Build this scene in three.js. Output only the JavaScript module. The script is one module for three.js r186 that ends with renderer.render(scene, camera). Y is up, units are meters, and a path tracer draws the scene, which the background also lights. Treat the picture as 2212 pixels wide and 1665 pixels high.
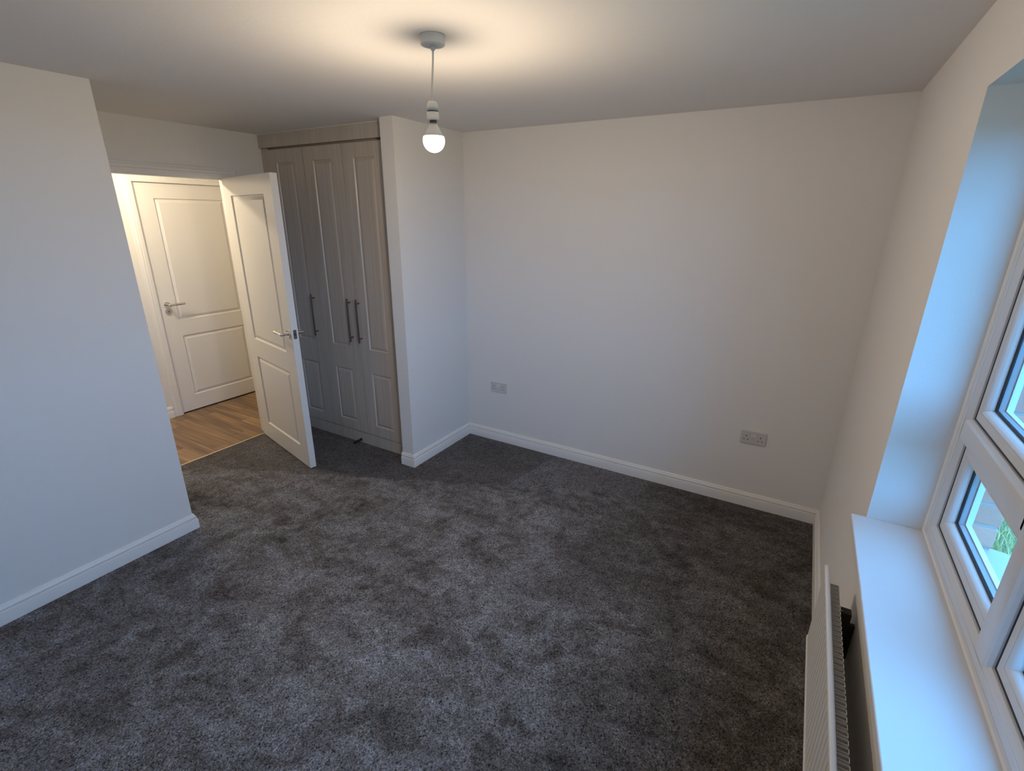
import * as THREE from 'three';
import { mergeGeometries, toCreasedNormals } from 'three/addons/utils/BufferGeometryUtils.js';
import { RoundedBoxGeometry } from 'three/addons/geometries/RoundedBoxGeometry.js';
import { ImprovedNoise } from 'three/addons/math/ImprovedNoise.js';

// ---------------------------------------------------------------- camera, sky, exposure
const scene = new THREE.Scene();
const camera = new THREE.PerspectiveCamera(76.16, 2212 / 1665, 0.02, 200);
camera.rotation.order = 'YXZ';
camera.position.set(0, 1.779, 0);
camera.rotation.set(-0.331613, 0.528043, 0.0082);
scene.add(camera);
const SKY = 21;
scene.background = new THREE.Color().setRGB(0.125 * SKY, 0.47 * SKY, 1.0 * SKY);      // clear dusk sky
const renderer = new THREE.WebGLRenderer({ antialias: true });
renderer.toneMapping = THREE.LinearToneMapping;
renderer.toneMappingExposure = 0.5;
renderer.shadowMap.enabled = true;
const BULB = 5.65, HALL = 6.8;
const BULB_COLOR = new THREE.Color().setRGB(1, 0.79, 0.565), HALL_COLOR = new THREE.Color().setRGB(1, 0.82, 0.58);

// ---------------------------------------------------------------- dimensions (metres)
const CEIL = 2.34, ZB = -3.192, XR = 0.319, XL = -2.893, ZL = -1.21, XP = -2.285, XPL = -2.39, ZP = -2.473;
const ZR = 0.55;                    // wall behind the camera
const XD = -3.72, XDH = -3.84;      // wall with the bedroom doorway: room face, hall face
const XH = -4.81;                   // far wall of the hall
const ZW = -2.567;                  // front of the fitted wardrobe
const WZ0 = -1.853, WZ1 = -0.05, WY0 = 0.823, WY1 = 2.102;   // window opening in the plaster

// ---------------------------------------------------------------- random, helpers
let seed = 12345;
const rnd = () => { seed = (seed * 1664525 + 1013904223) >>> 0; return seed / 4294967296; };
const V3 = (x, y, z) => new THREE.Vector3(x, y, z);
const noise = new ImprovedNoise();
const bases = new WeakMap(), used = new Map();
function numbered(n) { const k = used.get(n) || 0; used.set(n, k + 1); return k ? n + '_' + String(k).padStart(3, '0') : n; }
function shade(o) { o.castShadow = true; o.receiveShadow = true; return o; }
function thing(name, label, category, base = [0, 0, 0], extra = {}) {
  const g = new THREE.Group(); g.name = numbered(name); g.position.set(...base);
  g.userData = { label, category, ...extra }; bases.set(g, base); scene.add(g); return g;
}
function flatGeo(geo) {
  if (Array.isArray(geo)) { const l = geo.map((g) => clean(g)); return l.length > 1 ? mergeGeometries(l) : l[0]; }
  return clean(geo);
}
function clean(g) {
  const q = g.index ? g.toNonIndexed() : g.clone();
  for (const k of Object.keys(q.attributes)) if (!['position', 'normal', 'uv'].includes(k)) q.deleteAttribute(k);
  if (!q.attributes.normal) q.computeVertexNormals();
  if (!q.attributes.uv) q.setAttribute('uv', new THREE.Float32BufferAttribute(new Float32Array(q.attributes.position.count * 2), 2));
  return q;
}
function boxUV(g, s = 1, du = 0, dv = 0) {             // uv in metres, seen along the axis each face looks at
  const p = g.attributes.position, n = g.attributes.normal, uv = new Float32Array(p.count * 2);
  for (let i = 0; i < p.count; i += 3) {
    const ax = Math.abs(n.getX(i)), ay = Math.abs(n.getY(i)), az = Math.abs(n.getZ(i));
    for (let k = i; k < i + 3; k++) {
      const x = p.getX(k), y = p.getY(k), z = p.getZ(k);
      const [u, v] = ay >= ax && ay >= az ? [z, x] : ax > az ? [z, y] : [x, y];
      uv[2 * k] = u * s + du; uv[2 * k + 1] = v * s + dv;
    }
  }
  g.setAttribute('uv', new THREE.BufferAttribute(uv, 2)); return g;
}
function part(name, geo, mat, parent, extra) {       // geometry given in the coordinates of the room
  const g = flatGeo(geo), b = bases.get(parent) || [0, 0, 0];
  boxUV(g); g.translate(-b[0], -b[1], -b[2]);
  const m = shade(new THREE.Mesh(g, mat)); m.name = name; bases.set(m, b); parent.add(m);
  if (extra) Object.assign(m.userData, extra);
  return m;
}
function single(name, label, category, geo, mat, extra = {}) {
  const g = boxUV(flatGeo(geo)); g.computeBoundingBox();
  const c = g.boundingBox.getCenter(V3(0, 0, 0)), b = [c.x, g.boundingBox.min.y, c.z];
  g.translate(-b[0], -b[1], -b[2]);
  const m = shade(new THREE.Mesh(g, mat)); m.name = numbered(name); m.position.set(...b); bases.set(m, b);
  m.userData = { label, category, ...extra }; scene.add(m); return m;
}
const ST = { kind: 'structure' };
const box = (x0, x1, y0, y1, z0, z1) => new THREE.BoxGeometry(x1 - x0, y1 - y0, z1 - z0).translate((x0 + x1) / 2, (y0 + y1) / 2, (z0 + z1) / 2);
const rbox = (x0, x1, y0, y1, z0, z1, r = 0.002, s = 2) => new RoundedBoxGeometry(x1 - x0, y1 - y0, z1 - z0, s, r).translate((x0 + x1) / 2, (y0 + y1) / 2, (z0 + z1) / 2);
function cyl(a, b, r, r2 = r, seg = 20) {
  const d = b.clone().sub(a), g = new THREE.CylinderGeometry(r2, r, d.length(), seg);
  g.applyQuaternion(new THREE.Quaternion().setFromUnitVectors(V3(0, 1, 0), d.normalize()));
  return g.translate((a.x + b.x) / 2, (a.y + b.y) / 2, (a.z + b.z) / 2);
}
function tris(list) {                                 // list of quads [a,b,c,d] (Vector3) -> flat-shaded geometry
  const o = [];
  for (const q of list) { const [a, b, c, d] = q; for (const v of d ? [a, b, c, a, c, d] : [a, b, c]) o.push(v.x, v.y, v.z); }
  const g = new THREE.BufferGeometry(); g.setAttribute('position', new THREE.Float32BufferAttribute(o, 3)); g.computeVertexNormals(); return g;
}
// moulding: profile [[t, y]...] (t out from the wall), run from A to B on the floor plan; sA/sB shift the ends by s*t for mitres
function moulding(A, B, n, prof, sA = 0, sB = 0, y0 = 0) {
  const d = [B[0] - A[0], B[1] - A[1]], L = Math.hypot(...d); d[0] /= L; d[1] /= L;
  const at = (P, s, [t, y]) => V3(P[0] + n[0] * t + d[0] * s * t, y0 + y, P[1] + n[1] * t + d[1] * s * t);
  const a = prof.map((p) => at(A, sA, p)), b = prof.map((p) => at(B, sB, p)), q = [];
  const flip = d[0] * n[1] - d[1] * n[0] > 0;
  for (let i = 0; i + 1 < prof.length; i++) q.push(flip ? [a[i], b[i], b[i + 1], a[i + 1]] : [b[i], a[i], a[i + 1], b[i + 1]]);
  const ca = V3(A[0], y0, A[1]), cb = V3(B[0], y0, B[1]);
  for (let i = 0; i + 1 < prof.length; i++) { q.push([ca, a[i], a[i + 1]], [cb, b[i + 1], b[i]]); }
  return toCreasedNormals(tris(q), 0.5);
}
// panel: concentric rectangles stepping in by profile [[inset, depth]...], then the field; lies in x,y at z = 0, facing +z
function panelGeo(x0, x1, y0, y1, prof) {
  const ring = ([i, d]) => [V3(x0 + i, y0 + i, d), V3(x1 - i, y0 + i, d), V3(x1 - i, y1 - i, d), V3(x0 + i, y1 - i, d)];
  const q = [];
  for (let k = 0; k + 1 < prof.length; k++) {
    const a = ring(prof[k]), b = ring(prof[k + 1]);
    for (let i = 0; i < 4; i++) { const j = (i + 1) % 4; q.push([a[i], a[j], b[j], b[i]]); }
  }
  q.push(ring(prof[prof.length - 1]));
  return tris(q);
}

// ---------------------------------------------------------------- textures
function dataTex(w, h, fn, srgb = false) {
  const d = new Uint8Array(w * h * 4);
  for (let y = 0; y < h; y++) for (let x = 0; x < w; x++) {
    const c = fn(x, y), i = (y * w + x) * 4;
    d[i] = c[0]; d[i + 1] = c[1]; d[i + 2] = c[2]; d[i + 3] = 255;
  }
  const t = new THREE.DataTexture(d, w, h); t.wrapS = t.wrapT = THREE.RepeatWrapping; t.magFilter = THREE.LinearFilter; t.minFilter = THREE.LinearMipmapLinearFilter;
  if (srgb) t.colorSpace = THREE.SRGBColorSpace;
  t.needsUpdate = true; return t;
}
function blurWrap(a, n, m, rx, ry) {                  // box blur of an n x m field that wraps round
  const b = new Float32Array(a.length), c = new Float32Array(a.length);
  for (let y = 0; y < m; y++) for (let x = 0; x < n; x++) { let s = 0; for (let k = -rx; k <= rx; k++) s += a[y * n + (x + k + n) % n]; b[y * n + x] = s / (2 * rx + 1); }
  for (let y = 0; y < m; y++) for (let x = 0; x < n; x++) { let s = 0; for (let k = -ry; k <= ry; k++) s += b[((y + k + m) % m) * n + x]; c[y * n + x] = s / (2 * ry + 1); }
  return c;
}
function field(n, m, rx, ry, times = 1) {             // blurred white noise, mean 0, deviation 1
  let a = new Float32Array(n * m); for (let i = 0; i < a.length; i++) a[i] = rnd() - 0.5;
  for (let k = 0; k < times; k++) a = blurWrap(a, n, m, rx, ry);
  let s = 0, q = 0; for (const v of a) s += v; s /= a.length; for (const v of a) q += (v - s) ** 2; q = Math.sqrt(q / a.length);
  return a.map((v) => (v - s) / q);
}
const cl8 = (v) => Math.max(0, Math.min(255, Math.round(v)));

// carpet pile: fine tufts
const CN = 1536, CSIZE = 1.55;
const cA = field(CN, CN, 1, 1, 2), cB = field(CN, CN, 2, 2, 2), cC = field(CN, CN, 7, 7, 2);
const carpetVal = (i) => Math.max(0.10, 0.62 + 0.16 * cA[i] + 0.10 * cB[i] + 0.035 * cC[i] + (cA[i] > 1.5 ? 0.25 * (cA[i] - 1.5) : 0));
const carpetMap = dataTex(CN, CN, (x, y) => { const v = Math.sqrt(carpetVal(y * CN + x)) * 205; return [cl8(v), cl8(v), cl8(v)]; }, true);
const carpetBump = dataTex(CN, CN, (x, y) => { const v = cl8(128 + 34 * cA[y * CN + x] + 30 * cB[y * CN + x]); return [v, v, v]; });
for (const t of [carpetMap, carpetBump]) t.repeat.set(1 / CSIZE, 1 / CSIZE);

// painted plaster: faint roller stipple
const pN = 512, pA = field(pN, pN, 1, 1, 1), pB = field(pN, pN, 5, 5, 2);
const plasterBump = dataTex(pN, pN, (x, y) => { const v = cl8(128 + 22 * pA[y * pN + x] + 22 * pB[y * pN + x]); return [v, v, v]; });
plasterBump.repeat.set(1 / 0.55, 1 / 0.55);

// wardrobe foil: fine vertical wood grain
const gN = 512, gM = 1024, gA = field(gN, gM, 0, 60, 2), gB = field(gN, gM, 2, 140, 2), gC = field(gN, gM, 12, 200, 2);
const grainAt = (i) => 0.012 * gA[i] + 0.013 * gB[i] + 0.014 * gC[i];
const grainMap = dataTex(gN, gM, (x, y) => { const k = 1 + grainAt(y * gN + x); return [cl8(196 * k), cl8(187 * k), cl8(176 * k)]; }, true);
const grainBump = dataTex(gN, gM, (x, y) => { const v = cl8(128 + 30 * gA[y * gN + x] + 30 * gB[y * gN + x]); return [v, v, v]; });
for (const t of [grainMap, grainBump]) t.repeat.set(1 / 0.42, 1 / 0.9);

// oak vinyl planks (length along v)
const oN = 256, oM = 1024, oA = field(oN, oM, 0, 24, 2), oB = field(oN, oM, 4, 90, 2), oC = field(oN, oM, 14, 120, 2);
const oakMap = dataTex(oN, oM, (x, y) => { const i = y * oN + x, k = 1 + 0.03 * oA[i] + 0.075 * oB[i] + 0.075 * oC[i]; return [cl8(142 * k), cl8(115 * k), cl8(88 * k * (1 - 0.02 * oC[i]))]; }, true);
oakMap.repeat.set(1 / 0.36, 1 / 1.5);

// ---------------------------------------------------------------- materials
const std = (o) => new THREE.MeshStandardMaterial(o), phy = (o) => new THREE.MeshPhysicalMaterial(o);
const rgb = (r, g, b) => new THREE.Color().setRGB(r, g, b);
const M = {
  wall: std({ color: rgb(0.78, 0.765, 0.74), roughness: 0.92, bumpMap: plasterBump, bumpScale: 0.0004 }),
  ceiling: std({ color: rgb(0.78, 0.765, 0.74), roughness: 0.95, bumpMap: plasterBump, bumpScale: 0.0004 }),
  trim: phy({ color: rgb(0.80, 0.79, 0.77), roughness: 0.38 }),
  door: phy({ color: rgb(0.80, 0.785, 0.75), roughness: 0.30 }),
  sill: phy({ color: rgb(0.70, 0.70, 0.70), roughness: 0.45 }),
  foil: phy({ map: grainMap, bumpMap: grainBump, bumpScale: 0.00012, roughness: 0.27 }),
  carpet: phy({ map: carpetMap, bumpMap: carpetBump, bumpScale: 0.005, vertexColors: true, roughness: 1, specularIntensity: 0.2, sheen: 1, sheenRoughness: 0.4, sheenColor: rgb(0.22, 0.21, 0.21) }),
  steel: std({ color: rgb(0.17, 0.15, 0.135), metalness: 1, roughness: 0.28 }),
  chrome: std({ color: rgb(0.78, 0.77, 0.76), metalness: 1, roughness: 0.14 }),
  satin: std({ color: rgb(0.62, 0.60, 0.56), metalness: 1, roughness: 0.42 }),
  brass: std({ color: rgb(0.80, 0.70, 0.52), metalness: 1, roughness: 0.45 }),
  bronze: std({ color: rgb(0.20, 0.17, 0.14), metalness: 1, roughness: 0.5 }),
  black: std({ color: rgb(0.012, 0.012, 0.014), roughness: 0.6 }),
  gasket: std({ color: rgb(0.01, 0.01, 0.014), roughness: 0.45 }),
  upvc: phy({ color: rgb(0.66, 0.665, 0.67), roughness: 0.28 }),
  glass: phy({ color: 0xffffff, transmission: 1, thickness: 0, roughness: 0, ior: 1.5 }),
  spacer: std({ color: rgb(0.16, 0.18, 0.20), roughness: 0.5 }),
  plastic: phy({ color: rgb(0.70, 0.69, 0.67), roughness: 0.3 }),
  socketPlastic: phy({ color: rgb(0.60, 0.58, 0.56), roughness: 0.3 }),
  hole: std({ color: rgb(0.01, 0.01, 0.01), roughness: 0.8 }),
  radiator: phy({ color: rgb(0.76, 0.74, 0.71), roughness: 0.35 }),
  mortar: std({ color: rgb(0.32, 0.29, 0.26), roughness: 0.95 }),
  stone: std({ color: rgb(0.36, 0.35, 0.34), roughness: 0.85 }),
  soil: std({ color: rgb(0.07, 0.10, 0.035), roughness: 1 }),
  grass: std({ color: rgb(0.42, 0.42, 0.14), roughness: 0.8, side: THREE.DoubleSide }),
  bulb: std({ color: rgb(0.9, 0.88, 0.84), emissive: BULB_COLOR, emissiveIntensity: 6, roughness: 0.4 }),
  hallBulb: std({ color: rgb(0.9, 0.88, 0.84), emissive: HALL_COLOR, emissiveIntensity: 6, roughness: 0.4 }),
  slab: std({ color: rgb(0.3, 0.3, 0.3), roughness: 1 }),
};
const bricks = [[0.62, 0.26, 0.16], [0.55, 0.22, 0.14], [0.66, 0.29, 0.19], [0.50, 0.21, 0.15]].map((c) => std({ color: rgb(...c), roughness: 0.9, bumpMap: plasterBump, bumpScale: 0.002 }));
const oaks = [[1, 1, 1], [0.84, 0.83, 0.81], [1.12, 1.1, 1.06], [0.93, 0.9, 0.86]].map((c) => phy({ map: oakMap, color: rgb(...c), roughness: 0.4 }));

// ---------------------------------------------------------------- shell
single('ceiling', 'smooth white ceiling above the carpeted bedroom', 'ceiling', box(-4.95, XR + 0.35, CEIL, CEIL + 0.15, ZB - 0.15, ZR + 0.15), M.ceiling, ST);
single('wall_back', 'plain white wall with two double sockets', 'wall', box(-4.95, XR + 0.35, -0.1, CEIL, ZB - 0.12, ZB), M.wall, ST);
single('wall_rear', 'plain white wall behind the photographer', 'wall', box(-4.95, XR + 0.35, -0.1, CEIL, ZR, ZR + 0.12), M.wall, ST);
single('wall_left', 'plain white wall ending in an outside corner beside the door recess', 'wall',
  [box(XL - 0.1, XL, -0.1, CEIL, ZL, ZR), box(XD, XL - 0.1, -0.1, CEIL, ZL, ZL + 0.1)], M.wall, ST);
single('wall_pier', 'narrow white wall end between wardrobe and bedroom corner', 'wall', box(XPL, XP, -0.1, CEIL, ZB, ZP), M.wall, ST);
const OZ0 = -2.315, OZ1 = -1.415, OY = 2.045;         // rough opening of the bedroom doorway
single('wall_doorway', 'white wall around the open bedroom doorway', 'wall',
  [box(XDH, XD, -0.1, CEIL, ZB, OZ0), box(XDH, XD, OY, CEIL, OZ0, OZ1), box(XDH, XD, -0.1, CEIL, OZ1, ZR)], M.wall, ST);
const HZ0 = -3.03, HZ1 = -2.12, HY = 2.035;           // hall door opening
single('wall_hall', 'warm lit white wall of the hall around the closed door', 'wall',
  [box(XH - 0.1, XH, -0.1, CEIL, ZB, HZ0), box(XH - 0.1, XH, HY, CEIL, HZ0, HZ1), box(XH - 0.1, XH, -0.1, CEIL, HZ1, ZR)], M.wall, ST);
single('wall_backing', 'unseen white backing wall added to stop light leaking past the closed hall door', 'wall', box(-5.05, -4.95, -0.14, CEIL + 0.15, ZB - 0.15, ZR + 0.15), M.wall, ST);  // unseen backing, added to stop sky light leaking under the hall door
single('wall_right', 'white wall with the window recess above the radiator', 'wall',
  [box(XR, 0.54, -0.1, CEIL, ZB, WZ0), box(XR, 0.54, -0.1, CEIL, WZ1, ZR), box(XR, 0.54, -0.1, WY0 - 0.028, WZ0, WZ1), box(XR, 0.54, WY1, CEIL, WZ0, WZ1)], M.wall, ST);

// carpet: tufted surface with nap shading of brushed-pile patches painted into its colours
function carpetGeo() {
  const x0 = -3.765, x1 = XR, z0 = ZB, z1 = ZR, st = 0.0115, nx = Math.round((x1 - x0) / st), nz = Math.round((z1 - z0) / st);
  const pos = new Float32Array((nx + 1) * (nz + 1) * 3), col = new Float32Array(pos.length), uv = new Float32Array((nx + 1) * (nz + 1) * 2), idx = [];
  const fbm = (x, z, s) => noise.noise(x, z, s) + 0.5 * noise.noise(2.1 * x, 2.1 * z, s + 9) + 0.25 * noise.noise(4.3 * x, 4.3 * z, s + 17);
  const blob = (x, z, cx, cz, ax, az, ang) => {       // trodden patch, soft ragged rim
    const c = Math.cos(ang), s = Math.sin(ang), u = ((x - cx) * c + (z - cz) * s) / ax, v = (-(x - cx) * s + (z - cz) * c) / az;
    const d = Math.hypot(u, v) + 0.25 * noise.noise(x * 25, z * 25, 3); return THREE.MathUtils.smoothstep(1.15 - d, 0, 0.35);
  };
  const steps = [[-1.01, -0.915, 0.125, 0.045, 0.22], [-0.89, -1.40, 0.12, 0.045, 0.5]];
  for (let k = 0; k < 46; k++) steps.push([-2.75 + rnd() * 2.7, -2.5 + rnd() * 2.4, 0.04 + rnd() * 0.09, 0.02 + rnd() * 0.035, rnd() * 3.1]);
  for (let j = 0; j <= nz; j++) for (let i = 0; i <= nx; i++) {
    const x = x0 + (x1 - x0) * i / nx, z = z0 + (z1 - z0) * j / nz, k = j * (nx + 1) + i;
    const w = 0.18 * noise.noise(x * 3, z * 3, 40), a = fbm((x + w) * 2.3, (z - w) * 3.1, 1.3), b = fbm(x * 7 + w * 9, z * 9, 5.7), c = fbm(x * 21, z * 24, 8.1);
    let f = 1.08 + 0.24 * a + 0.52 * b + 0.34 * c;
    let dark = 0; for (const s of steps) { const d = blob(x, z, ...s); if (d > dark) dark = d; }
    f *= 1 - 0.30 * dark;
    // pile lying the other way, in ragged fields: shade painted into the colour, mostly along the window side and below the sockets
    const lieShade = -0.62 - x + 0.20 * (z + 1.6) - 0.75 * a - 0.45 * b - 0.16 * c;
    f *= 1 - 0.44 * THREE.MathUtils.smoothstep(-lieShade, -0.10, 0.22);
    // the strip of carpet by the pier lies the other way too, with a straight cut edge
    const e = (x + 1.545) * 0.985 + (z + 2.622) * 0.17, fr = -2.56 + 0.05 * noise.noise(x * 5, 2, 1) - (x + 1.6) * 0.45;
    if (z < fr && e < 0.75) f = e < 0 ? 0.30 * f + 0.42 : 0.4 * Math.max(f, 0.8) + 0.66;
    f = Math.max(0.35, Math.min(1.7, f));
    pos[3 * k] = x; pos[3 * k + 2] = z; pos[3 * k + 1] = 0.0015 * b;
    const t = THREE.MathUtils.clamp((f - 0.6) / 0.9, 0, 1);
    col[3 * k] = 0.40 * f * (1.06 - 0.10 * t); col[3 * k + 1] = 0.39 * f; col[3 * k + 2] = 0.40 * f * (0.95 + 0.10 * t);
    uv[2 * k] = x; uv[2 * k + 1] = z;
  }
  for (let j = 0; j < nz; j++) for (let i = 0; i < nx; i++) { const a = j * (nx + 1) + i, b = a + nx + 1; idx.push(a, b, a + 1, a + 1, b, b + 1); }
  const g = new THREE.BufferGeometry();
  g.setAttribute('position', new THREE.BufferAttribute(pos, 3)); g.setAttribute('color', new THREE.BufferAttribute(col, 3)); g.setAttribute('uv', new THREE.BufferAttribute(uv, 2));
  g.setIndex(idx); g.computeVertexNormals(); return g;
}
{
  const f = shade(new THREE.Mesh(carpetGeo(), M.carpet)); f.name = 'floor'; f.userData = { label: 'dark grey tufted carpet with brushed patches and painted nap shade across the bedroom', category: 'carpet', ...ST }; scene.add(f);
  single('floor_base', 'solid floor slab under carpet and planks', 'floor', box(-4.95, XR + 0.2, -0.14, -0.012, ZB - 0.1, ZR + 0.1), M.slab, ST);
}
// hall floor: planks laid across the hall
{
  const g = thing('floor_hall', 'brown oak plank flooring in the hall beyond the doorway', 'floor', [-4.29, 0, -1.6], ST);
  const wP = 0.1125, x0 = XH, x1 = -3.771, joints = { 0: [-4.615], 1: [-3.965], 2: [-4.66], 3: [-4.537, -3.868], '-1': [-4.21], '-2': [-4.45, -3.9] };
  const plank = (xa, xb, k) => {
    const z0 = -2.3125 + k * wP, ge = rbox(xa + 0.0006, xb - 0.0006, -0.012, 0, z0 + 0.0006, z0 + wP - 0.0006, 0.0012, 1), q = clean(ge);
    q.computeBoundingBox(); const p = q.attributes.position, uv = q.attributes.uv, du = rnd() * 5, dv = rnd() * 5;
    for (let i = 0; i < p.count; i++) uv.setXY(i, p.getZ(i) + du, p.getX(i) + dv);
    const m = shade(new THREE.Mesh(q.translate(4.29, 0, 1.6), oaks[Math.floor(rnd() * 4)])); m.name = 'plank'; g.add(m);
  };
  for (let k = -7; k < 14; k++) {
    const j = joints[k] || [x0 + 0.25 + rnd() * 0.6]; let a = x0;
    for (const b of [...j, x1]) { plank(a, b, k); a = b; }
  }
  part('threshold_bar', rbox(-3.776, -3.764, -0.012, 0.0065, OZ0, OZ1, 0.0015, 1), M.brass, g);
}

// skirting boards
const SK = [[0, 0], [0.018, 0], [0.018, 0.0605], [0.0172, 0.0628], [0.0150, 0.0638], [0.0085, 0.0640], [0.0078, 0.0666], [0.0122, 0.0682], [0.0143, 0.0730], [0.0138, 0.0770], [0.0118, 0.0812], [0.0092, 0.0848], [0.0078, 0.0880], [0.0076, 0.0915], [0.0060, 0.0935], [0, 0.0945]];
const skirt = (side, label, runs) => single('baseboard_' + side, label, 'skirting', runs.map((r) => moulding(...r)), M.trim, ST);
skirt('back', 'white moulded skirting along the wall with two sockets', [[[XP, ZB], [XR, ZB], [0, 1], SK, 1, -1]]);
skirt('right', 'white moulded skirting running under the radiator and window', [[[XR, ZB], [XR, ZR], [-1, 0], SK, 1, -1]]);
skirt('pier', 'white moulded skirting wrapping the wall end by the wardrobe', [[[XP, ZP], [XP, ZB], [1, 0], SK, -1, -1], [[XPL - 0.004, ZP], [XP, ZP], [0, 1], SK, 0, 1]]);
skirt('left', 'white moulded skirting along the wall beside the door recess', [[[XL, ZR], [XL, ZL], [1, 0], SK, 1, 1], [[XL, ZL], [XD, ZL], [0, -1], SK, -1, -1]]);
skirt('rear', 'white moulded skirting behind the photographer', [[[XR, ZR], [XL, ZR], [0, -1], SK, 1, -1]]);
const SKH = SK.map(([t, y]) => [t, y * 1.11]);
skirt('hall', 'white skirting in the hall beside the closed door', [[[XH, ZR], [XH, -2.056], [1, 0], SKH, 1, 0]]);

// ---------------------------------------------------------------- doorway trim
const AR = [[0, 0], [0.0155, 0], [0.0165, 0.004], [0.0165, 0.026], [0.0140, 0.0285], [0.0125, 0.031], [0.0140, 0.035], [0.0140, 0.040], [0.0110, 0.050], [0.0080, 0.056], [0.0085, 0.061], [0.006, 0.065], [0, 0.066]];
function architrave(name, label, x, nx, za, zb, yt) {   // frame of three moulded boards on the wall x, opening za..zb, up to yt
  const W = 0.066, g = thing(name, label, 'door frame', [x, 0, (za + zb) / 2], ST), q = { l: [], r: [], h: [] };
  for (let i = 0; i + 1 < AR.length; i++) {
    const [t0, w0] = AR[i], [t1, w1] = AR[i + 1];
    const L = (t, w, y) => V3(x + nx * t, y, za - w), R = (t, w, y) => V3(x + nx * t, y, zb + w);
    q.l.push([L(t0, w0, 0), L(t1, w1, 0), L(t1, w1, yt + w1), L(t0, w0, yt + w0)]);
    q.r.push([R(t1, w1, 0), R(t0, w0, 0), R(t0, w0, yt + w0), R(t1, w1, yt + w1)]);
    q.h.push([L(t0, w0, yt + w0), L(t1, w1, yt + w1), R(t1, w1, yt + w1), R(t0, w0, yt + w0)]);
  }
  if (nx < 0) for (const k in q) q[k] = q[k].map((f) => f.slice().reverse());
  part('side_board', tris(q.l), M.trim, g); part('side_board', tris(q.r), M.trim, g); part('head_board', tris(q.h), M.trim, g);
  return g;
}
const LZ0 = -2.290, LZ1 = -1.440, LY = 2.022;           // clear opening inside the lining
const tr = architrave('trim_1', 'white moulded frame around the open bedroom doorway', XD, 1, LZ0 + 0.004, LZ1 - 0.004, LY - 0.004);
part('lining', [box(XDH, XD, 0, OY, OZ0, LZ0), box(XDH, XD, 0, OY, LZ1, OZ1), box(XDH, XD, LY, OY, LZ0, LZ1)], M.trim, tr);
part('door_stop_strip', [box(XDH + 0.02, XD - 0.046, 0, LY, LZ0, LZ0 + 0.012), box(XDH + 0.02, XD - 0.046, 0, LY, LZ1 - 0.012, LZ1), box(XDH + 0.02, XD - 0.046, LY - 0.012, LY, LZ0, LZ1)], M.trim, tr);
const tr2 = architrave('trim_2', 'white moulded frame around the closed door across the hall', XH, 1, -3.010, -2.128, 2.022);
part('lining', [box(XH - 0.1, XH, 0, HY, HZ1 - 0.020, HZ1), box(XH - 0.1, XH, 0, HY, HZ0, HZ0 + 0.02), box(XH - 0.1, XH, 2.018, HY, HZ0 + 0.02, HZ1 - 0.02)], M.trim, tr2);
single('trim_3', 'white moulded door frame on the hall side of the bedroom doorway', 'door frame', [box(XDH - 0.015, XDH, 0, LY + 0.065, LZ0 - 0.06, LZ0), box(XDH - 0.015, XDH, 0, LY + 0.065, LZ1, LZ1 + 0.06), box(XDH - 0.015, XDH, LY, LY + 0.065, LZ0, LZ1)], M.trim, ST);

// ---------------------------------------------------------------- doors
const DP = [[0, 0], [0.001, -0.0030], [0.0040, -0.0085], [0.0080, -0.0115], [0.0110, -0.0120], [0.0120, -0.0105], [0.0320, -0.0030], [0.0335, -0.0020]];
function doorLeaf(g, W, Hh, T, both) {                  // local: x from hinge 0 to W, y from 0, front face z = 0, back z = -T
  const pan = [[0.135, W - 0.135, 0.142, 0.712], [0.135, W - 0.135, 0.855, Hh - 0.118]];
  const b = [box(0, 0.135, 0, Hh, -T, 0), box(W - 0.135, W, 0, Hh, -T, 0)];
  for (const [y0, y1] of [[0, 0.142], [0.712, 0.855], [Hh - 0.118, Hh]]) b.push(box(0.135, W - 0.135, y0, y1, -T, 0));
  const leaf = part('leaf', b, M.door, g);
  for (const p of pan) {
    const f = panelGeo(...p, DP), list = [f];
    const k = panelGeo(p[0], p[1], p[2], p[3], DP).rotateY(Math.PI).translate(W, 0, -T); if (both) list.push(k); else list.push(box(p[0], p[1], p[2], p[3], -T, -T + 0.02));
    part('moulded_panel', list, M.door, g);
  }
  return leaf;
}
function lever(g, x, y, dir, z, out) {                  // lever handle on the face z, pointing along dir, standing out along out
  const h = part('handle', [cyl(V3(x, y, z), V3(x, y, z + out * 0.008), 0.026, 0.0255, 32)], M.chrome, g, { label: 'chrome lever handle on a round rose' });
  const zl = z + out * 0.050;
  part('lever', [cyl(V3(x, y, z + out * 0.008), V3(x, y, zl), 0.0105, 0.0105), new THREE.SphereGeometry(0.0105, 16, 12).translate(x, y, zl), cyl(V3(x, y, zl), V3(x + dir * 0.045, y, zl), 0.0105, 0.009)], M.chrome, h);
  part('grip', [cyl(V3(x + dir * 0.045, y, zl), V3(x + dir * 0.128, y, zl - out * 0.004), 0.0100, 0.0100)], M.satin, h);
  return h;
}
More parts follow.
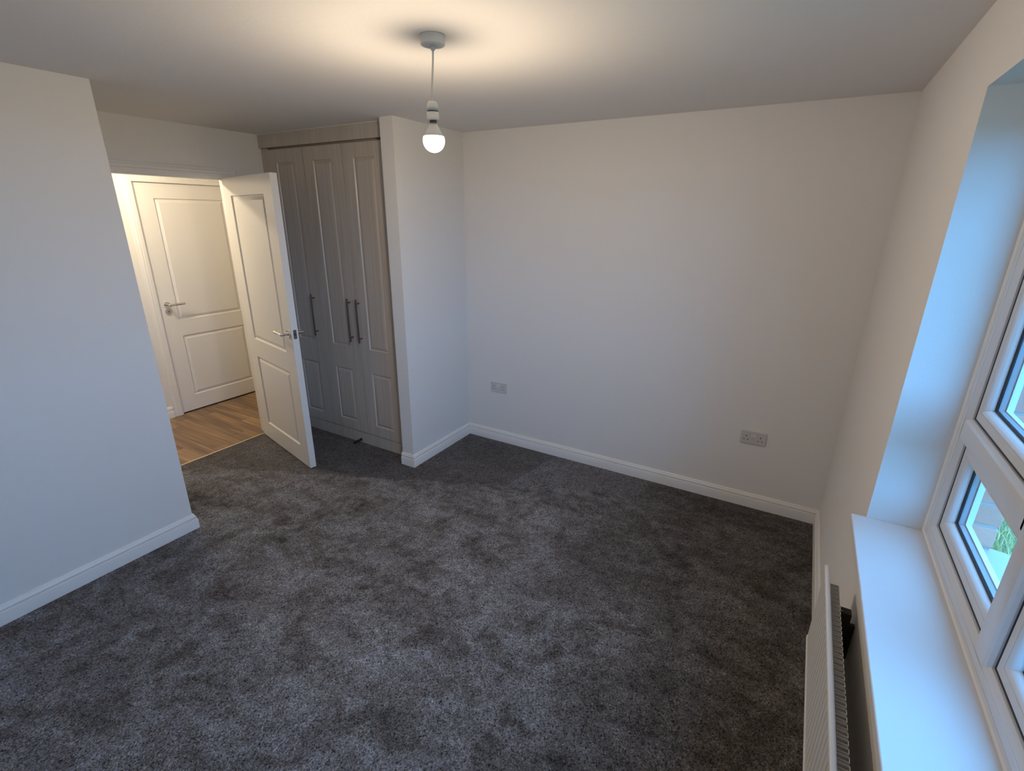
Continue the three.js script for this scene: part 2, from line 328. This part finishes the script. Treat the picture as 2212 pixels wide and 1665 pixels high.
{
  const W = 0.862, Hh = 2.008, T = 0.044, ang = Math.atan2(0.232, 0.972);
  const g = thing('door_1', 'white two-panel door standing open into the bedroom in front of the wardrobe', 'door', [-3.744, 0.010, -2.243], ST);
  bases.set(g, [0, 0, 0]); g.rotation.y = -ang;
  doorLeaf(g, W, Hh, T, true);
  lever(g, W - 0.048, 1.003, -1, 0, 1); lever(g, W - 0.048, 1.003, -1, -T, -1);
  const fe = part('latch_plate', [rbox(W - 0.0005, W + 0.0012, 0.972, 1.034, -T / 2 - 0.011, -T / 2 + 0.011, 0.0005, 1)], M.bronze, g, { label: 'dark oval latch plate on the door edge' });
  part('latch_bolt', rbox(W, W + 0.009, 0.994, 1.010, -T / 2 - 0.006, -T / 2 + 0.006, 0.002, 1), M.steel, fe);
  for (const y of [0.22, 1.0, 1.80]) part('hinge', [cyl(V3(-0.006, y - 0.05, -T), V3(-0.006, y + 0.05, -T), 0.006, 0.006, 12), box(-0.0015, 0, y - 0.05, y + 0.05, -T, -0.008)], M.steel, g);
}
{
  const W = 0.862, Hh = 2.006, T = 0.044;
  const g = thing('door_2', 'closed white two-panel door across the hall with chrome lever', 'door', [XH - 0.008, 0.010, -2.142], ST);
  bases.set(g, [0, 0, 0]); g.rotation.y = Math.PI / 2;    // local x runs to -z, front faces the bedroom
  doorLeaf(g, W, Hh, T, false);
  lever(g, 0.060, 1.005, 1, 0, 1);
  const r = part('lock_rose', [cyl(V3(0.060, 0.945, 0), V3(0.060, 0.945, 0.008), 0.026, 0.0255, 32)], M.satin, g, { label: 'round satin lock rose under the lever' });
  part('lock_slot', cyl(V3(0.060, 0.945, 0.008), V3(0.060, 0.945, 0.010), 0.006, 0.006, 16), M.steel, r);
  part('strike_plate', box(-0.004, -0.0005, 0.93, 1.045, -0.02, 0.0005), M.bronze, g);
}

// ---------------------------------------------------------------- fitted wardrobe
{
  const g = thing('fitted_wardrobe', 'grey beige woodgrain fitted wardrobe with three tall panelled doors', 'wardrobe', [-3.06, 0, ZW]);
  const zb = ZW - 0.018;
  part('carcass', [box(XD + 0.001, XPL - 0.001, 0.10, 2.24, ZB + 0.002, ZB + 0.012), box(XD + 0.001, XD + 0.019, 0, 2.335, ZB + 0.012, zb - 0.035), box(XPL - 0.019, XPL - 0.001, 0, 2.335, ZB + 0.012, zb - 0.035), box(XD + 0.019, XPL - 0.019, 0.08, 0.098, ZB + 0.012, zb - 0.035), box(XD + 0.019, XPL - 0.019, 2.232, 2.25, ZB + 0.012, zb - 0.035), box(XD + 0.019, XPL - 0.019, 2.25, 2.335, zb - 0.05, zb - 0.035)], M.foil, g);
  part('cornice', rbox(XD + 0.001, XPL - 0.0005, 2.246, CEIL - 0.004, zb, ZW + 0.012, 0.002), M.foil, g);
  part('ceiling_bead', box(XD + 0.001, XPL - 0.0005, CEIL - 0.004, CEIL, zb, ZW + 0.013), M.trim, g);
  part('plinth', rbox(XD + 0.001, XPL - 0.0005, 0.001, 0.092, zb, ZW + 0.001, 0.0012), M.foil, g);
  part('filler_strip', rbox(XD + 0.001, -3.648, 0.098, 2.244, zb - 0.003, ZW - 0.004, 0.0015), M.foil, g);
  part('filler_strip', rbox(-2.441, XPL - 0.0005, 0.098, 2.244, zb - 0.003, ZW - 0.004, 0.0015), M.foil, g);
  const WP = [[0, 0], [0.001, -0.0018], [0.0022, -0.0050], [0.0045, -0.0080], [0.0075, -0.0090], [0.0105, -0.0084], [0.014, -0.0066], [0.018, -0.0046], [0.023, -0.0026], [0.027, -0.0016], [0.029, -0.0014]];
  for (const [x0, x1, hs] of [[-3.6450, -3.2475, 1], [-3.2430, -2.8480, 1], [-2.8425, -2.4440, -1]]) {
    const y0 = 0.100, y1 = 2.232, px0 = x0 + 0.098, px1 = x1 - 0.106 + (hs < 0 ? 0 : 0), ps = [[px0, px1, 0.184, 0.626], [px0, px1, 0.813, 2.141]];
    const b = [box(x0, px0, y0, y1, zb, ZW), box(px1, x1, y0, y1, zb, ZW)];
    for (const [a, c] of [[y0, 0.184], [0.626, 0.813], [2.141, y1]]) b.push(box(px0, px1, a, c, zb, ZW));
    const d = part('door', b, M.foil, g);
    for (const p of ps) part('moulded_panel', [panelGeo(...p, WP).translate(0, 0, ZW), box(p[0], p[1], p[2], p[3], zb, zb + 0.006)], M.foil, d);
    const hx = hs > 0 ? x1 - 0.058 : x0 + 0.030, zo = ZW + 0.032;
    part('bar_handle', [cyl(V3(hx, 0.862, zo), V3(hx, 1.192, zo), 0.006, 0.006, 16), cyl(V3(hx, 0.895, ZW), V3(hx, 0.895, zo), 0.005, 0.005, 12), cyl(V3(hx, 1.160, ZW), V3(hx, 1.160, zo), 0.005, 0.005, 12)], M.steel, d, { label: 'slim brushed steel bar handle' });
  }
}
// door stop on the plinth
{
  const g = thing('door_stop', 'small dark spring door stop fixed to the wardrobe plinth', 'door stop', [-2.93, 0.022, ZW + 0.004]), y = 0.028, z0 = ZW + 0.004;
  part('base_disc', cyl(V3(-2.93, y, z0), V3(-2.93, y, z0 + 0.006), 0.013, 0.012), M.black, g);
  const pts = []; for (let i = 0; i <= 120; i++) { const t = i / 120, a = t * Math.PI * 2 * 10; pts.push(V3(-2.93 + 0.0065 * Math.cos(a), y + 0.0065 * Math.sin(a), z0 + 0.006 + 0.055 * t)); }
  part('spring', new THREE.TubeGeometry(new THREE.CatmullRomCurve3(pts), 240, 0.0022, 6), M.black, g);
  part('rubber_tip', cyl(V3(-2.93, y, z0 + 0.060), V3(-2.93, y, z0 + 0.078), 0.011, 0.009), M.black, g);
}

// ---------------------------------------------------------------- sockets
function socket(label, cx, cy) {
  const g = thing('double_socket', label, 'socket', [cx, cy - 0.043, ZB], { group: 'double sockets on the white wall' }), z = ZB + 0.009;
  part('face_plate', rbox(cx - 0.073, cx + 0.073, cy - 0.043, cy + 0.043, ZB + 0.0002, z, 0.004, 3), M.socketPlastic, g);
  for (const s of [-1, 1]) {
    const x = cx + s * 0.0365 + s * 0.004;
    part('earth_slot', box(x - 0.0022, x + 0.0022, cy + 0.004, cy + 0.0135, z - 0.003, z + 0.0004), M.hole, g);
    for (const t of [-1, 1]) part('pin_slot', box(x + t * 0.011 - 0.0036, x + t * 0.011 + 0.0036, cy - 0.0165, cy - 0.012, z - 0.003, z + 0.0004), M.hole, g);
    part('rocker_switch', rbox(cx + s * 0.0075 - 0.0065, cx + s * 0.0075 + 0.0065, cy + 0.006, cy + 0.0265, z - 0.001, z + 0.004, 0.0015), M.plastic, g);
  }
}
socket('white double socket on the wall close to the wardrobe pier', -1.984, 0.469);
socket('white double socket on the wall close to the window corner', -0.108, 0.478);

// ---------------------------------------------------------------- pendant lamps
function pendant(name, label, px, pz, rose, cord, color, power, mat, dx) {
  const g = thing(name, label, 'lamp', [px, CEIL - 0.40, pz]);
  const lathe = (pts, x = px) => new THREE.LatheGeometry(pts.map(([r, y]) => new THREE.Vector2(r, y)), 40).translate(x, 0, pz);
  part('ceiling_rose', lathe([[0, CEIL - 0.028], [rose * 0.90, CEIL - 0.028], [rose * 0.94, CEIL - 0.0255], [rose, CEIL - 0.002], [rose, CEIL], [0, CEIL]]), M.plastic, g);
  if (cord < 2.25) part('cord_grip', lathe([[0, CEIL - 0.042], [0.0065, CEIL - 0.042], [0.0075, CEIL - 0.032], [0, CEIL - 0.031]]), M.plastic, g);
  const bx = px + dx;
  if (cord < 2.25) part('cord', new THREE.TubeGeometry(new THREE.CatmullRomCurve3([V3(px, CEIL - 0.036, pz), V3(px - 0.001, CEIL - 0.06, pz), V3(px + dx * 0.5, CEIL - 0.11, pz), V3(bx, CEIL - 0.16, pz), V3(bx, cord, pz)]), 40, 0.0034, 10), M.plastic, g);
  const s = part('lamp_holder', lathe([[0, cord + 0.004], [0.012, cord + 0.003], [0.018, cord - 0.004], [0.0205, cord - 0.016], [0.0205, cord - 0.027], [0, cord - 0.027]], bx), M.plastic, g);
  part('holder_gap', lathe([[0.0185, cord - 0.027], [0.0185, cord - 0.030]], bx), M.hole, s);
  part('holder_skirt', lathe([[0, cord - 0.030], [0.0208, cord - 0.030], [0.0215, cord - 0.052], [0.0225, cord - 0.055], [0.020, cord - 0.056], [0, cord - 0.056]], bx), M.plastic, s);
  part('bulb_cap', lathe([[0, cord - 0.054], [0.0125, cord - 0.055], [0.0125, cord - 0.068], [0.0, cord - 0.068]], bx), M.steel, g);
  part('bulb_collar', lathe([[0, cord - 0.064], [0.013, cord - 0.065], [0.0185, cord - 0.076], [0.027, cord - 0.092], [0.0350, cord - 0.1055], [0.0, cord - 0.1055]], bx), M.plastic, g);
  const cy = cord - 0.119, R = 0.0385, pts = [], top = Math.asin(0.0135 / R);
  for (let i = 0; i <= 26; i++) { const a = -Math.PI / 2 + i / 26 * (Math.PI / 2 + top); pts.push([R * Math.cos(a), cy + R * Math.sin(a)]); }
  pts[0][0] = 0; pts.push([0.0350, cord - 0.1055]);
  part('bulb_globe', lathe(pts, bx), mat, g, { label: 'glowing opal light bulb' });
  const l = new THREE.PointLight(color, power); l.position.set(bx - px, cy - (CEIL - 0.40), 0); l.castShadow = true; l.shadow.radius = 1.8; l.name = 'bulb_light'; g.add(l);
  return g;
}
pendant('pendant_lamp', 'bare glowing bulb hanging on a white cord from the ceiling rose', -1.197, -1.512, 0.0425, 2.146, BULB_COLOR, BULB, M.bulb, -0.011);
pendant('ceiling_lamp', 'bare bulb in a ceiling holder in the hall beyond the doorway', -4.27, -1.60, 0.045, 2.306, HALL_COLOR, HALL, M.hallBulb, 0);

// ---------------------------------------------------------------- window
{
  const Y = (v) => v, X0 = 0.472, XG = 0.4885, XO = 0.545;
  const g = thing('window_1', 'white plastic casement window with three lights above the sill', 'window', [0.50, WY0, (WZ0 + WZ1) / 2], ST);
  const fz0 = WZ0 - 0.03, fz1 = WZ1 + 0.03, fy0 = WY0 - 0.03, fy1 = WY1 + 0.03;
  // ring of a section (offset inwards o, depth x) around an opening a..b, c..d
  const ring = (a, b, c, d, prof) => {
    const rr = ([o, x]) => [V3(x, c + o, a + o), V3(x, c + o, b - o), V3(x, d - o, b - o), V3(x, d - o, a + o)], q = [];
    for (let k = 0; k + 1 < prof.length; k++) { const A = rr(prof[k]), B = rr(prof[k + 1]); for (let i = 0; i < 4; i++) { const j = (i + 1) % 4; q.push([A[i], A[j], B[j], B[i]]); } }
    return toCreasedNormals(tris(q), 0.32);
  };
  const fr = [[-0.03, X0], [0.018, X0], [0.0184, X0 + 0.0015], [0.0200, X0 + 0.0015], [0.0204, X0], [0.040, X0], [0.0404, X0 + 0.0018], [0.0420, X0 + 0.0020], [0.0545, X0 + 0.0125], [0.055, XG + 0.006], [0.050, XO - 0.02], [0.040, XO], [-0.03, XO], [-0.03, X0]];
  const frame = part('frame', ring(WZ0, WZ1, WY0, WY1, fr), M.upvc, g);
  part('sealant_bead', ring(WZ0, WZ1, WY0, WY1, [[0, X0 - 0.0035], [0.0035, X0 - 0.0030], [0.006, X0]]), M.trim, frame);
  // mullions (gasket to gasket) and the transom of the first light
  const bar = (z0, z1, y0, y1) => {                       // T-bar with chamfered edges; runs along the longer side
    const vert = y1 - y0 > z1 - z0, w = vert ? z1 - z0 : y1 - y0, P = [[0.001, XG + 0.006], [0.0015, X0 + 0.0135], [0.006, X0 + 0.006], [0.012, X0 + 0.001], [0.016, X0]], S = [...P, ...P.slice().reverse().map(([o, x]) => [w - o, x]), [w - 0.006, XO], [0.006, XO], P[0]], q = [];
    for (let i = 0; i + 1 < S.length; i++) { const [a, xa] = S[i], [b, xb] = S[i + 1]; q.push(vert ? [V3(xa, y0, z0 + a), V3(xa, y1, z0 + a), V3(xb, y1, z0 + b), V3(xb, y0, z0 + b)] : [V3(xa, y0 + a, z1), V3(xa, y0 + a, z0), V3(xb, y0 + b, z0), V3(xb, y0 + b, z1)]); }
    return toCreasedNormals(tris(q), 0.32);
  };
  const m1 = [-1.288, -1.206], m2 = [-0.697, -0.615], ty = [1.162, 1.238], in0 = 0.052;
  part('mullion', bar(...m1, WY0 + in0 - 0.006, WY1 - in0 + 0.006), M.upvc, g);
  part('mullion', bar(...m2, WY0 + in0 - 0.006, WY1 - in0 + 0.006), M.upvc, g);
  part('transom', bar(WZ0 + in0 - 0.006, m1[0] + 0.006, ...ty), M.upvc, g);
  const sash = (a, b, c, d) => {                          // clear opening gasket to gasket
    const sp = [[0.003, XO - 0.012], [0.003, XG + 0.0025], [0.005, XG + 0.0015], [0.0265, XG + 0.0015], [0.028, XG + 0.0035], [0.0285, XG + 0.0075]];
    const s = part('sash', ring(a, b, c, d, sp), M.upvc, g);
    part('frame_gasket', ring(a, b, c, d, [[-0.0008, XG + 0.006], [0.0005, XG + 0.0005], [0.0032, XG + 0.0012], [0.0034, XG + 0.010]]), M.gasket, s);
    part('glazing_bead', ring(a, b, c, d, [[0.0285, XG + 0.0085], [0.0286, XG + 0.0040], [0.0300, XG + 0.0020], [0.0320, XG + 0.0020], [0.0350, XG + 0.0036], [0.0385, XG + 0.0068], [0.0415, XG + 0.0112], [0.0438, XG + 0.0165], [0.0446, XG + 0.0215], [0.0446, XG + 0.0245]]), M.upvc, s);
    part('glazing_gasket', ring(a, b, c, d, [[0.0446, XG + 0.0222], [0.0500, XG + 0.0230], [0.0505, XG + 0.0250]]), M.gasket, s);
    part('glass_pane', box(XG + 0.0252, XG + 0.0262, c + 0.042, d - 0.042, a + 0.042, b - 0.042), M.glass, s);
    part('spacer_bar', ring(a, b, c, d, [[0.045, XG + 0.028], [0.051, XG + 0.028], [0.051, XG + 0.040], [0.045, XG + 0.040]]), M.spacer, s);
    part('outer_rim', ring(a, b, c, d, [[0.044, XO - 0.012], [0.052, XO - 0.013], [0.049, XO + 0.002], [0.028, XO + 0.009], [0.003, XO + 0.009], [0.003, XO - 0.012]]), M.upvc, s);
    return s;
  };
  const gi = 0.056;
  const s1 = sash(WZ0 + gi, m1[0], ty[1], WY1 - gi);
  sash(WZ0 + gi, m1[0], WY0 + gi, ty[0]);
  sash(m1[1], m2[0], WY0 + gi, WY1 - gi);
  sash(m2[1], WZ1 - gi, WY0 + gi, WY1 - gi);
  const hz = m1[0] - 0.018;
  part('window_handle', [rbox(XG - 0.010, XG + 0.003, 1.60, 1.70, hz - 0.011, hz + 0.011, 0.004), rbox(XG - 0.040, XG - 0.010, 1.64, 1.664, hz - 0.009, hz + 0.009, 0.004), rbox(XG - 0.046, XG - 0.032, 1.54, 1.664, hz - 0.009, hz + 0.009, 0.005)], M.upvc, s1);
}
// window board
single('window_sill', 'smooth white window board under the casement window', 'window sill', rbox(0.275, 0.4715, WY0 - 0.028, WY0, WZ0 + 0.0005, WZ1 - 0.0005, 0.004, 3), M.sill, ST);

// ---------------------------------------------------------------- radiator
{
  const xf = 0.220, xb = 0.233, yt = 0.700, yb = 0.385, z0 = -1.690, z1 = -0.490;
  const g = thing('radiator', 'white ribbed panel radiator with convector fins under the window sill', 'radiator', [0.25, yb, (z0 + z1) / 2]);
  // pressed front sheet: flat ribs with narrow vertical grooves
  const prof = [], pitch = 0.0333; let z = z0 + 0.012;
  prof.push([xf + 0.006, z0], [xf + 0.0015, z0 + 0.004]);
  while (z < z1 - 0.03) { prof.push([xf + 0.0005, z], [xf + 0.0005, z + pitch - 0.0065], [xf + 0.0065, z + pitch - 0.0050], [xf + 0.0065, z + pitch - 0.0015]); z += pitch; }
  prof.push([xf + 0.0015, z1 - 0.004], [xf + 0.006, z1]);
  const q = [];
  for (let i = 0; i + 1 < prof.length; i++) { const [a, u] = prof[i], [b, v] = prof[i + 1]; q.push([V3(a, yb + 0.012, u), V3(b, yb + 0.012, v), V3(b, yt - 0.012, v), V3(a, yt - 0.012, u)]); }
  part('front_panel', [tris(q), box(xf + 0.0068, xb - 0.002, yb + 0.004, yt - 0.004, z0 + 0.001, z1 - 0.001)], M.radiator, g);
  part('top_rail', rbox(xf - 0.0015, xb, yt - 0.020, yt, z0 - 0.001, z1 + 0.001, 0.006, 4), M.radiator, g);
  part('bottom_rail', rbox(xf - 0.0015, xb, yb, yb + 0.020, z0 - 0.001, z1 + 0.001, 0.006, 4), M.radiator, g);
  const fp = 0.0211, fy0 = yb + 0.03, fy1 = 0.672, xq = 0.262, t = 0.0011;
  for (let k = 0; k * fp < z1 - 0.05 - (z0 + 0.058); k++) {  // folded convector channels
    const a = z0 + 0.058 + k * fp, b = a + fp * 0.60;
    part('convector_fin', [box(xb - 0.001, xq, fy0, fy1, a, a + t), box(xq - t, xq, fy0, fy1, a + t, b - t), box(xb - 0.001, xq, fy0, fy1, b - t, b)], M.radiator, g);
  }
  for (const zz of [-1.60, -0.62]) {
    const br = part('wall_bracket', [rbox(0.264, 0.303, 0.43, 0.624, zz, zz + 0.030, 0.002, 1), box(0.303, XR, 0.45, 0.58, zz + 0.008, zz + 0.022)], M.black, g, { label: 'black steel wall bracket' });
    part('bracket_screw', cyl(V3(0.272, 0.623, zz + 0.008), V3(0.272, 0.6255, zz + 0.008), 0.0035, 0.0035, 10), M.chrome, br);
    part('bracket_screw', cyl(V3(0.275, 0.623, zz + 0.023), V3(0.275, 0.6255, zz + 0.023), 0.0030, 0.0030, 10), M.chrome, br);
  }
}

// ---------------------------------------------------------------- outside
{
  const bz0 = -1.885, bz1 = WZ1 + 0.032, by0 = 0.79, by1 = WY1 + 0.03, xo0 = 0.555, xo1 = 0.652;
  const w = thing('wall_outside', 'red brick outer wall around the window opening', 'wall', [0.6, -0.3, -1.2], ST);
  part('mortar', [box(0.54, xo1 - 0.004, -0.3, 2.9, ZB - 0.4, bz0 - 0.004), box(0.54, xo1 - 0.004, -0.3, 2.9, bz1 + 0.004, ZR + 0.3), box(0.54, xo1 - 0.004, -0.3, by0 - 0.05, bz0 - 0.004, bz1 + 0.004), box(0.54, xo1 - 0.004, by1, 2.9, bz0 - 0.004, bz1 + 0.004)], M.mortar, w);
  for (let k = 0; k < 18; k++) for (const s of [0, 1]) {
    const y = by0 + 0.012 + k * 0.075; if (y + 0.065 > by1) continue;
    const L = (k + s) % 2 ? 0.215 : 0.1025, zA = s ? bz1 : bz0 - L, j = rnd() * 0.0015;
    const m = part('brick', rbox(xo0, xo1 + j, y, y + 0.065, zA + (s ? j : 0), zA + L - (s ? 0 : j), 0.003, 1), bricks[Math.floor(rnd() * 4)], w);
    m.name = 'brick';
  }
  const c = [[0.546, 0.800], [0.700, 0.784], [0.742, 0.780], [0.742, 0.745], [0.546, 0.745]], sh = new THREE.Shape(c.map(([x, y]) => new THREE.Vector2(x, y)));
  single('outer_sill', 'pale sloping sill outside the window', 'window sill', new THREE.ExtrudeGeometry(sh, { depth: bz1 - bz0 + 0.03, bevelEnabled: true, bevelSize: 0.003, bevelThickness: 0.003, bevelSegments: 2 }).translate(0, 0, bz0 - 0.018), M.stone, ST);
  single('lawn_ground', 'green lawn ground outside the window', 'lawn', box(0.53, 40, -0.5, -0.25, -40, 30), M.soil, ST);
  // grass blades on the part of the lawn that shows through the lower pane
  const bl = new THREE.BufferGeometry();
  bl.setAttribute('position', new THREE.Float32BufferAttribute([-0.003, 0, 0, 0.003, 0, 0, 0.002, 0.035, 0.006, -0.003, 0, 0, 0.002, 0.035, 0.006, -0.002, 0.035, 0.006, -0.002, 0.035, 0.006, 0.002, 0.035, 0.006, 0, 0.062, 0.022], 3));
  bl.computeVertexNormals();
  const N = 42000, im = new THREE.InstancedMesh(bl, M.grass, N), m4 = new THREE.Matrix4(), e = new THREE.Euler(), qn = new THREE.Quaternion(), col = new THREE.Color();
  for (let i = 0; i < N; i++) {
    const s = 0.7 + rnd() * 0.9; e.set((rnd() - 0.5) * 0.7, rnd() * 6.283, (rnd() - 0.5) * 0.7); qn.setFromEuler(e);
    m4.compose(V3(0.85 + rnd() * 2.4, -0.252, -5.9 + rnd() * 4.3), qn, V3(s, s, s)); im.setMatrixAt(i, m4);
    const k = 0.6 + rnd() * 0.8; im.setColorAt(i, col.setRGB(k, k * (0.9 + rnd() * 0.2), k * 0.9));
  }
  im.name = 'lawn_grass'; im.userData = { label: 'green grass blades growing outside the window', category: 'grass', kind: 'stuff' }; shade(im); scene.add(im);
}

renderer.render(scene, camera);
